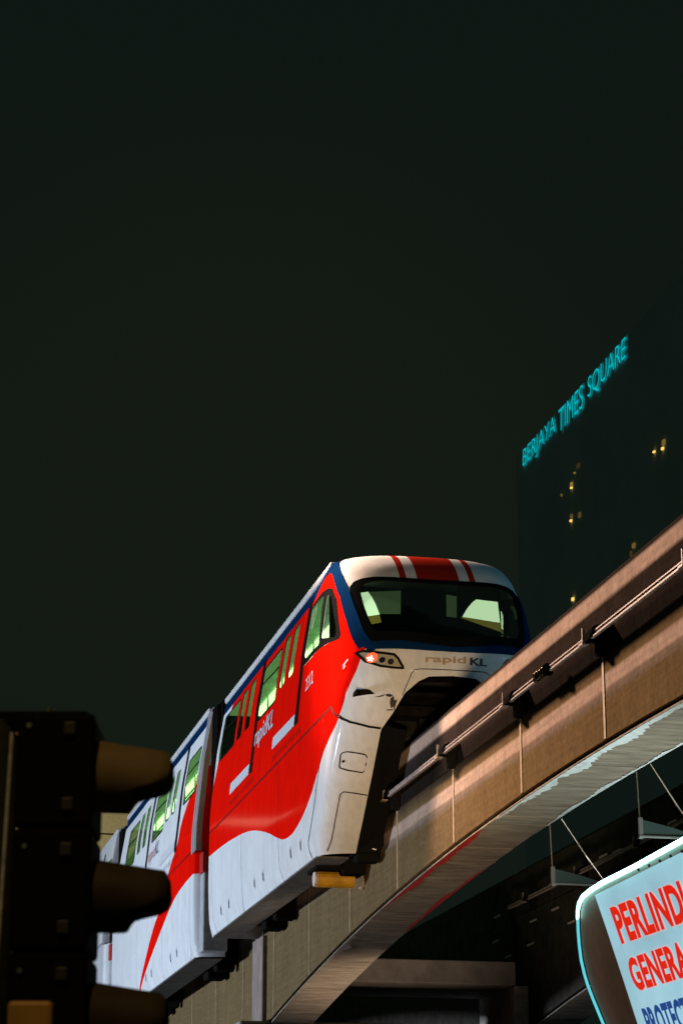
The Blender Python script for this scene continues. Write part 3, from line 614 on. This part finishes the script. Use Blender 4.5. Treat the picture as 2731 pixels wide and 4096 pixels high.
# cut edge of the beam opening, given depth
eo = [(w, h) for h, w in OPEN[::-1]]; eo = [(w, h) for w, h in eo]
V = []; F = []
for w, h in [(a, b) for a, b in eo]:
    for sgn in (1, -1):
        x = float(SN.front_s(np.array(w), np.array(h))); V += [(x+.004, sgn*w, h), (x+.40, sgn*(w-.0), h)]
for i in range(len(eo)-1):
    for q in (0, 2): a = i*4+q; F.append((a, a+1, a+5, a+4))
mesh_obj('opening_lip', V, F, M_dark, car)
# headlights
for sg in (1, -1):
    hp = [(1.36, .055), (1.28, .062), (1.176, .03), (.87, -.04), (.815, -.10), (.735, -.245), (.882, -.228), (1.05, -.19), (1.244, -.095)]
    hp = [(a*sg, b) for a, b in hp]; cen = np.mean(hp, 0); hi_ = [tuple(cen + (np.array(q)-cen)*.86) for q in hp]
    hd = put('headlight', ribbon(hp, ff, .034, .013, True, .03), M_black, car)
    put('headlight_lens', patch(hp, ff, .03, .008), mat('headlight_lens', (.34, .31, .24), .25, coat=.6), hd)
    def disc(cx_, cy_, r): return [(cx_*sg + r*math.cos(a), cy_ + r*math.sin(a)) for a in np.linspace(0, 2*math.pi, 17)[:-1]]
    if sg > 0:
        put('marker_lamp', patch(disc(1.165, -.055, .075), ff, .02, .014), emis('red_marker', (1, .10, .03), 1.5), hd)
        for k in range(9):
            a = k*2.4; r = .042*math.sqrt((k+.3)/9); put('marker_led', patch([(1.178+q[0]*.009+r*math.cos(a), -.068+q[1]*.009+r*math.sin(a)) for q in ((1,0),(.5,.87),(-.5,.87),(-1,0),(-.5,-.87),(.5,-.87))], ff, .005, .018), emis('led_white', (1, .75, .6), 5), hd)
    for cx_, cy_ in ((1.030, -.105), (.915, -.140)):
        put('lamp_ring', patch(disc(cx_, cy_, .042), ff, .015, .013), M_black, hd); put('lamp_reflector', patch(disc(cx_, cy_, .028), ff, .012, .016), mat('reflector', (.35, .34, .28), .2, metal=1), hd)
# torn bodywork at the edge of the opening
M_rip = mat('bare_grey_scrape', (.03, .025, .022), .8, noise=.6, nscale=20)
for pl_ in ([(1.09, -.60), (1.02, -.590), (.95, -.574), (.955, -.592), (1.0, -.606)], [(.945, -.575), (.88, -.572), (.83, -.59), (.86, -.615), (.92, -.60)], [(.86, -.63), (.82, -.60), (.80, -.66), (.76, -.65), (.775, -.72), (.83, -.76), (.86, -.69)], [(.90, -.775), (.80, -.77), (.80, -.785), (.87, -.79)], [(.80, -.74), (.77, -.70), (.78, -.80)]):
    put('body_damage', patch(pl_, ff, .012, .004), M_rip, car)
# lettering
text_mesh('rapidKL', f1, 8.36, 6.56, .10, .56, M_txtw, car, off=.012, bold=.012)
text_mesh('2312', f1, 3.68, 3.0, .165, .385, M_txtw, car, off=.012, bold=.006)
text_mesh('rapid', ff, .43, -.185, -.19, -.055, M_tan, car, bold=.02)
text_mesh('KL', ff, -.245, -.52, -.175, -.065, M_navy, car, bold=.035)
for (a, b) in (((.86, -.07), (.70, .0)), ((.86, -.11), (.78, -.08))):
    put('lettering_stroke', ribbon([a, b], f1, .025, .008), M_txtw, car)  # white strokes standing for small lettering
# roof rail and blue cap line along the car
for sd in (1, -1):
    y0, y1 = sorted((sd*1.10, sd*1.262)); MB().box(2.85, 13.0, y0, y1, 2.035, 2.15, .03).obj('roof_rail', mat('roof_white', (.55, .56, .60), .5, noise=.2), car)
# yellow shoe under the nose
by = MB(); by.tube([(4.05, 1.22, -2.80), (4.05, .62, -2.80)], .13, 14); sh = by.obj('collector_shoe', M_yel, car)
MB().tube([(4.05, 1.27, -2.80), (4.05, 1.222, -2.80)], .125, 14).obj('end_cap', mat('pale_end_cap', (.6, .5, .45), .5), sh)
MB().tube([(4.05, .60, -2.70), (4.0, .50, -2.72), (3.95, .47, -2.85), (4.0, .52, -2.95)], .03, 8).obj('hose', mat('pink_hose', (.45, .36, .36), .5), sh)
MB().box(3.7, 4.4, .6, 1.3, -2.69, -2.63).obj('shoe_bracket', M_black, car)
c = MB()
for sd in (1, -1):
    pr = [(.925, -.60), (.925, -2.60), (.62, -2.60), (.52, -2.56), (.455, -2.46), (.43, -2.2), (.43, -1.25), (.60, -.9), (.60, -.60)]
    k = len(pr); c = MB(); c.add([(x, sd*w, h) for x in (2.55, 2.75) for w, h in pr], [tuple(range(k)), tuple(range(k, 2*k))[::-1]] + [(i, (i+1) % k, k+(i+1) % k, k+i)[::-1] for i in range(k)]); sh_ = c.obj('bogie_shroud', M_black, car)
for sd in (1, -1):
    V = []; hh = np.linspace(-2.6, -.95, 14)
    for h in hh:
        x0 = float(SN.front_s(np.array(.92), np.array(h))); lift_ = .16 * max(0, (-2.35 - h) / .25)
        V += [(x0+.05, sd*.925, h), (x0+.28, sd*.66, h), (x0+.42, sd*(.435 + lift_), h)]
    n_ = len(hh); F = []
    for q in range(n_-1):
        for k in (0, 1): F.append((q*3+k, q*3+k+1, q*3+k+4, q*3+k+3))
    F += [tuple(a + 3*n_ for a in f[::-1]) for f in F]
    V += [(x+.03, y, z) for x, y, z in V]; mesh_obj('shade_flap', V, F, M_black, car)  # black flap added to darken the gap beside the beam
MB().tube([(2.52, .66, -2.54), (2.50, .60, -2.55)], .02, 8).obj('shroud_bolt', M_steel, sh_)
# equipment in the opening
c = MB(); c.box(1.4, 3.2, -.75, .85, -1.05, -.62, .05); c.box(1.2, 1.8, -.05, .22, -1.08, -.5, .03); c.tube([(1.0, -.12, -.62), (1.1, -.10, -.95)], .02, 6); c.tube([(1.1, -.30, -.55), (1.25, -.30, -.55)], .05, 10)
c.obj('coupler', mat('greasy_steel', (.012, .012, .011), .7, noise=.5, spec=.05), car)
# --- second and third cars
SF = Surf(FLAT); L2 = 12.3
def rear_car(label, x0, first):
    SCL = 1.075
    car = thing('monorail_car', label, 'train car', (x0, -.06, ZT-.03), 'cars of the monorail train'); car.scale = (SCL, SCL, SCL)
    W = [rect(.62, 2.18, .58, 1.45, .08), rect(3.28, 3.80, .64, 1.54, .1), rect(4.12, 4.64, .64, 1.54, .1), rect(4.92, 6.60, .55, 1.50, .1), rect(7.62, 8.15, .67, 1.57, .1), rect(8.50, 9.06, .67, 1.57, .1), rect(9.45, 11.1, .60, 1.54, .1)]
    liv = LIV2 if first else mat('paint_white', WHITE, .35, noise=.12, nscale=2)
    build_shell('body_shell', SF, L2, W, [], liv, car)
    build_shell('interior_lining', SF, L2-.05, W, [], M_skin, car, inset=.012, coarse=True, hmin=-.5, cap=True)
    for sg in (1, -1):
        for i, w in enumerate(W):
            bar = None
            if i == 3: bar = [(6.60, 1.22), (4.92, 1.18)]
            if i == 6: bar = [(11.1, 1.2), (9.45, 1.16)]
            if i == 0: bar = [(2.18, 1.15), (.62, 1.15)]
            window(car, SF, w, sg, .038, bar)
        for s0 in (2.55, 7.06): put('door_post', ribbon([(s0, 1.86), (s0, -.30)], SF.side(sg), .25, .010), M_black, car)
        for (a0, a1, wi) in ((2.68, 3.96, 1), (3.965, 4.78, 2), (7.20, 8.32, 4), (8.325, 9.2, 5)):
            put('door_leaf', patch([(a0, -.05), (a1, -.05), (a1, 1.84), (a0, 1.84)], SF.side(sg), .08, .007, [W[wi]]), liv, car)
    interior(car, SF, L2, .1)
    underside(car, L2, .3, (2.6, 9.6), .3)
    if first: sill(car, SF, 2.70, 4.70)
    sill(car, SF, 7.2, 9.1)
    seam(car, SF, [(.25, -.63), (L2, -.63)], .024)
    for pts in ([(4.12, -.63), (4.15, -2.19), (4.20, -2.5), (4.3, -2.6)], [(.9, -2.60), (.62, -2.5), (.55, -2.3), (.55, -.63)], [(8.0, -.63), (8.0, -2.3), (8.1, -2.6)], [(4.9, -.05), (4.95, -.63)]): seam(car, SF, pts, .012)
    slots(car, SF, (2.25, 3.07, 5.75, 6.59, 9.2, 10.0), -2.29)
    if first:
        text_mesh('rapid', SF.side(1), 6.9, 5.75, .05, .40, mat('pale_red_letter', (.5, .2, .22), .5), car, off=.012); text_mesh('KL', SF.side(1), 5.68, 5.2, .13, .42, mat('blue_letter', (.03, .06, .25), .5), car, off=.012)
    # gangway frame, bellows and lower cowl at the leading end
    c = MB(); Vv = []; Ff = []
    hs_ = np.arange(-.70, 2.151, .05); pts = [(float(SF.par(h)[0])+.02, h) for h in hs_]; ring = pts + [(0.8, 2.24), (.3, 2.27)]; full = ring + [(-a, b) for a, b in ring[::-1]]
    for a, b in full: Vv += [(-.22, a, b), (.33, a, b), (-.22, a*.93, b-.04 if b > 2 else b)]
    for i in range(len(full)-1): Ff += [(3*i, 3*i+1, 3*i+4, 3*i+3), (3*i, 3*i+3, 3*i+5, 3*i+2)]
    gf = mesh_obj('gangway_frame', Vv, Ff, M_fawn, car)
    for q in (-.10, .14):
        Vv = []; Ff = []
        for a, b in full: Vv += [(q-.016, a*1.003, b), (q+.016, a*1.003, b)]
        for i in range(len(full)-1): Ff.append((2*i, 2*i+1, 2*i+3, 2*i+2))
        mesh_obj('frame_groove', Vv, Ff, M_seam, gf)
    for sd in (1, -1):
        y0, y1 = sorted((sd*.93, sd*1.40)); MB().box(-.25, .30, y0, y1, -2.55, -1.10, .03).obj('end_cowl', mat('grey_cowl', (.36, .37, .40), .5, noise=.2), car)
        y0, y1 = sorted((sd*.93, sd*1.42)); MB().box(-.22, .22, y0, y1, -1.09, -.71, .02).obj('end_cowl', mat('red_cowl', (.40, .015, .01), .5), car)
    c = MB()
    for k in range(7):
        x = -.95 + k*.105; r = 1.30 if k % 2 else 1.22; c.box(x-.05, x+.053, -r, r, -.6, 2.0-(.06 if k % 2 else 0), 0)
    c.box(-.9, -.1, -.6, .6, -1.2, -.6)
    c.obj('gangway_bellows', M_black, car)
    for sd in (1, -1): y0, y1 = sorted((sd*1.08, sd*1.262)); MB().box(.35, L2, y0, y1, 2.035, 2.15, .03).obj('roof_rail', MATS['roof_white'], car)
    return car
rear_car('white monorail car with a red sweep, coupled behind the red head car', 14.05, True)
rear_car('plain white monorail car at the tail, mostly hidden behind the traffic signal', 28.9, False)
# ------------------------------------------------------------------ lightbox sign, tilted down to the street
ang = math.radians(1.7); e1 = Vector((math.cos(ang), math.sin(ang), 0)); mm = Vector((-math.sin(ang), math.cos(ang), 0)); tl = math.radians(18.5)
e2 = Vector((0, 0, 1)) * math.cos(tl) + mm * math.sin(tl); ex = -e1; ez = ex.cross(e2)
if ez.y < 0: ez = -ez
SB = Vector((-12.749, 1.639, 4.337))
sign = thing('lightbox_sign', 'backlit pale blue sign lettered in red, rounded end trimmed with cyan tube', 'sign', (0, 0, 0))
sign.matrix_world = Matrix(((ex.x, e2.x, ez.x, SB.x), (ex.y, e2.y, ez.y, SB.y), (ex.z, e2.z, ez.z, SB.z), (0, 0, 0, 1)))
def plane(P): return np.stack([P[:, 0], P[:, 1], np.zeros(len(P))], 1)
plane.ref = lambda Q: np.stack([np.zeros(len(Q)), np.zeros(len(Q)), np.ones(len(Q))], 1)
endp = [(4.2, .845), (2.6, .775), (1.711, .737), (.627, .696), (-.281, .675), (-.62, .655), (-.85, .63), (-1.00, .585), (-1.10, .53), (-1.18, .46), (-1.27, .36), (-1.36, .24), (-1.45, .09), (-1.49, -.05), (-1.50, -.17), (-1.485, -.30), (-1.44, -.55), (-1.36, -.75), (-1.22, -.92), (-1.0, -1.03), (-.6, -1.08), (4.2, -1.15)]
V = []; n_ = len(endp)
for z in (0, -.22): V += [(a, b, z) for a, b in endp]
mesh_obj('sign_case', V, [tuple(range(n_))] + [tuple(range(n_, 2*n_))[::-1]] + [(i, (i+1) % n_, n_+(i+1) % n_, n_+i)[::-1] for i in range(n_)], mat('brown_case', (.30, .20, .15), .6, noise=.15, spec=.2), sign)
def lightbox_mat():
    m = bpy.data.materials.new('lightbox_acrylic'); m.use_nodes = True; n = m.node_tree; p = n.nodes['Principled BSDF']; p.inputs['Base Color'].default_value = (.2, .25, .3, 1); p.inputs['Roughness'].default_value = .5; p.inputs['Specular IOR Level'].default_value = .2
    t = n.nodes.new('ShaderNodeTexCoord'); nz = n.nodes.new('ShaderNodeTexNoise'); nz.inputs['Scale'].default_value = .9; nz.inputs['Detail'].default_value = 4; n.links.new(t.outputs['Object'], nz.inputs['Vector'])
    r = n.nodes.new('ShaderNodeMapRange'); r.inputs[1].default_value = .3; r.inputs[2].default_value = .7; r.inputs[3].default_value = .29; r.inputs[4].default_value = .45; n.links.new(nz.outputs[0], r.inputs[0])
    p.inputs['Emission Color'].default_value = (.78, 1.38, 1.62, 1); n.links.new(r.outputs[0], p.inputs['Emission Strength']); return m
put('lit_panel', patch([(-.60, .612), (-.60, .1), (-.65, -.95), (4.1, -1.02), (4.1, .72)], plane, .5, .012), lightbox_mat(), sign, False)
M_sr = emis('lit_red_letter', (1, .018, .004), .72); M_sb = emis('lit_blue_letter', (.02, .10, .42), .55)
M_edge = emis('lit_letter_edge', (.85, .55, .55), .75)
for txt, x0, x1, y0, y1, m_ in (('PERLINDU', -.33, 1.60, .10, .45, M_sr), ('GENERA', -.37, 1.02, -.345, -.035, M_sr), ('PROTECT', -.40, .66, -.80, -.50, M_sb)):
    if m_ is M_sr: text_mesh(txt, plane, x0-.012, x1+.012, y0-.008, y1+.008, M_edge, sign, 'letter_outline', .018, bold=.055, space=1.03)
    text_mesh(txt, plane, x0, x1, y0, y1, m_, sign, 'sign_letters', .024, bold=.042, space=1.05)
led = [(a, b, .03) for a, b in endp[:18]]
MB().tube([(a, b+.012, .03) for a, b in endp[:10]], [.022]*6 + [.021, .019, .017, .014], 10).obj('light_tube', emis('tube_bright', (.30, .95, 1.0), 6.0), sign, True)
MB().tube(led[9:] , .014, 8).obj('light_tube', emis('tube_dim', (.10, .62, .70), 1.1), sign, True)
c = MB()
for k in range(6): c.box(.62+k*.26, .63+k*.26, .655, .68, .012, .03)
c.obj('panel_clip', M_black, sign)
# ------------------------------------------------------------------ hanging bracket arms under the beam
for i, (x, lab) in enumerate(((-3.45, 'small steel bracket arm hung on rods under the beam, far one above the sign'), (-6.95, 'small steel bracket arm hung on rods under the beam, near one at the right edge'))):
    t = thing('hanging_bracket', lab, 'bracket', (x, -.42, ZT + hs(x)), 'bracket arms hung under the beam')
    MB().tube([(0, 0, .03), (0, -.02, -.62)], .009, 8).obj('hanger_rod', mat('rod_steel', (.5, .42, .36), .35, metal=.8), t)
    c = MB(); c.add([(-.02, -.05, -.58), (-.02, -.42, -.66), (-.02, -.72, -.75), (-.02, -.03, -.76), (.02, -.05, -.58), (.02, -.42, -.66), (.02, -.72, -.75), (.02, -.03, -.76)], [(0, 1, 2, 3), (7, 6, 5, 4), (0, 4, 5, 1), (1, 5, 6, 2), (2, 6, 7, 3), (3, 7, 4, 0)])
    c.obj('gusset_plate', mat('teal_plate', (.10, .17, .17), .4, metal=.3), t)
    MB().box(-.03, .03, -.80, -.0, -.785, -.763, .004).obj('arm', mat('arm_steel', (.55, .6, .62), .35, metal=.6), t)
    MB().tube([(-.35, -.05, .03), (-.1, -.45, -.40), (0, -.72, -.70)], [.009, .012, .009], 8).obj('tie_rod', MATS['rod_steel'], t)
    MB().box(-.025, .025, -.05, .0, -.80, -.55, .006).obj('post', MATS['arm_steel'], t)
# ------------------------------------------------------------------ far tower with lit name
t = thing('office_tower', 'dark high-rise tower with a cyan name sign near its roof', 'building', (0, 0, 0))
M_tower = mat('tower_facade', (.66, .78, .74), .9, noise=.08, nscale=.05, spec=.05)
MB().box(345, 471, -200, -142, 0, 178.4).obj('wall', M_tower, t)
MB().box(392, 458, -190, -165, 178.4, 180.5).obj('roof', M_tower, t)
def facade(P): return np.stack([P[:, 0], np.full(len(P), -142.), P[:, 1]], 1)
facade.ref = lambda Q: np.stack([np.zeros(len(Q)), np.ones(len(Q)), np.zeros(len(Q))], 1)
M_nm = emis('cyan_neon', (.0, .44, .50), 1.15)
for txt, a, b in (('BERJAYA', 464.8, 440.2), ('TIMES', 437.2, 420.3), ('SQUARE', 417.2, 392.4)):
    text_mesh(txt, facade, a, b, 172.9, 177.9, M_nm, t, 'sign_letters', .4, shear=.12, bold=-.014)
wl = [(428.06, 160.8, .5, .35, .35), (430.3, 158.9, 1.1, 1.6, .35), (430.5, 158.25, .8, .5, 1.6), (437.4, 158.8, .4, .9, .15), (431.45, 151.28, 1.0, .7, 1.5), (431.0, 152.2, 1.2, 1.0, .12), (425.5, 150.75, 1.6, 1.6, .10), (425.35, 161.5, 1.8, 1.4, .05), (431.7, 134.24, 1.2, 1.0, 1.6), (392.7, 134.6, 1.6, 1.4, .18), (394.4, 133.4, .7, 1.8, .06), (374.54, 148.4, 1.0, .7, 1.6), (373.8, 149.4, 1.6, 1.5, .20), (379.2, 149.3, 1.0, .5, 1.5)]
for x, z, a, b, s_ in [(x, z, a*.7, b*.6, s_*.8) for x, z, a, b, s_ in wl]:
    if x > 1: MB().box(x-a/2, x+a/2, -141.96, -141.6, z-b/2, z+b/2).obj('lit_window', emis('window_%.2f' % s_, (1, .62, .14), s_), t)
# ------------------------------------------------------------------ clad building behind the tail of the train
t = thing('clad_building', 'beige panelled building behind the tail cars', 'building', (75, 0, 0))
M_clad = mat('beige_cladding', (.50, .44, .26), .7, noise=.12)
MB().box(.3, 16, -9, 6, 0, 22.36).obj('wall', M_dark, t)
for k in range(7):
    z = 15.2 + k*1.02
    MB().box(0, .28, -8.9, 6, z+.03, z+.97, .02).obj('cladding_panel', M_clad, t)
# ------------------------------------------------------------------ traffic signal in the foreground (seen from its side)
sx = Vector((-.21303, -.977046, 0)); sy = Vector((.977046, -.21303, 0))      # right of the viewer, away from the viewer
SO = Vector((-33.851, 9.0209, 0)) + sy * 7.0
sig = thing('traffic_signal', 'dark three-lamp traffic signal with visors seen edge-on, left foreground', 'traffic signal')
sig.matrix_world = Matrix(((sx.x, sy.x, 0, SO.x), (sx.y, sy.y, 0, SO.y), (0, 0, 1, 0), (0, 0, 0, 1)))
M_sig = mat('signal_black', (.006, .007, .006), .8, spec=.05); M_vis = mat('visor_brown', (.19, .14, .075), .6, noise=.2, spec=.15)
for k in range(3):
    zc = 2.967 - .35*k
    hb = MB().box(-.936, -.712, -.15, .15, zc-.172, zc+.172 if k else 3.125, .014).obj('signal_section', M_sig, sig)
    for dz in (-.11, .11): MB().box(-.80, -.765, -.165, -.145, zc+dz-.02, zc+dz+.02, .005).obj('hinge', mat('hinge_grey', (.022, .022, .02), .6), hb)
    MB().tube([(-.90, -.150, zc+.12), (-.90, -.160, zc+.12)], .008, 8).obj('screw', M_steel, hb)
MB().box(-.95, -.72, -.28, .28, 2.0, 3.10, .012).obj('backboard', M_sig, sig) if False else None
def Lcut(zr):  # length of the visor by height (-1 bottom .. 1 top)
    return float(np.interp(zr, [-1, -.92, -.80, -.50, -.40, -.10, .25, .8, 1], [.02, .085, .095, .105, .12, .20, .217, .215, .20]))
for k in range(3):
    zc = 2.967 - .35*k; V = []; F = []; N = 40; M_ = 6
    for i in range(N):
        a = 2*math.pi*i/N; cy_, cz_ = math.sin(a), math.cos(a); L = Lcut(cz_)
        for r in (1, .94):
            for j in range(M_+1):
                u = j/M_; V.append((-.712+L*u, cy_*.106*r*(1-.06*u), zc + cz_*.106*r*(1-.06*u) - .028*u*L/.215))
    B = 2*(M_+1)
    for i in range(N):
        p0, p1 = i*B, ((i+1) % N)*B
        for j in range(M_): F += [(p0+j, p0+j+1, p1+j+1, p1+j), (p1+M_+1+j, p1+M_+2+j, p0+M_+2+j, p0+M_+1+j)]
        F.append((p0+M_, p0+2*M_+1, p1+2*M_+1, p1+M_))
    v = mesh_obj('visor', V, F, M_vis if k == 0 else mat('dark_visor', (.055, .042, .028), .6, noise=.25, spec=.1), sig, True)  # lower two visors darker than the top one
    MB().tube([(-.714, 0, zc), (-.705, 0, zc)], .10, 24).obj('lens', mat('dark_lens', (.03, .02, .02), .2), v)
MB().box(-1.06, -.74, -.05, .05, 3.115, 3.155, .01).obj('mounting_bracket', M_sig, sig)
MB().tube([(-.858, -.03, 3.12), (-.858, -.03, 3.165)], .012, 10).obj('bolt', mat('brass_bolt', (.7, .5, .2), .3, metal=1), sig)
MB().tube([(-.945, -.06, 3.075), (-.905, -.06, 3.10), (-.88, -.06, 3.135)], .014, 8).obj('bracket_clamp', mat('bolt_steel', (.6, .45, .25), .35, metal=1), sig)
MB().box(-.925, -.80, -.20, -.12, 2.02, 2.30, .012).obj('push_button_box', mat('amber_box', (.50, .27, .05), .5, noise=.15), sig)
MB().tube([(-.967, -.16, 2.0), (-.967, -.16, 2.255), (-.948, -.16, 3.065)], .0055, 8).obj('gap_streak', mat('pale_streak', (.55, .56, .52), .5, noise=.5, nscale=18), sig)  # pale tube added in place of the bright gap beside the pole
MB().tube([(-1.045, .02, 0), (-1.03, .02, 3.13)], .083, 20).obj('pole', mat('pole_painted', (.02, .022, .02), .5, spec=.2, noise=.5, nscale=14, stretch=(.3, .3, 1.5)), sig, True)
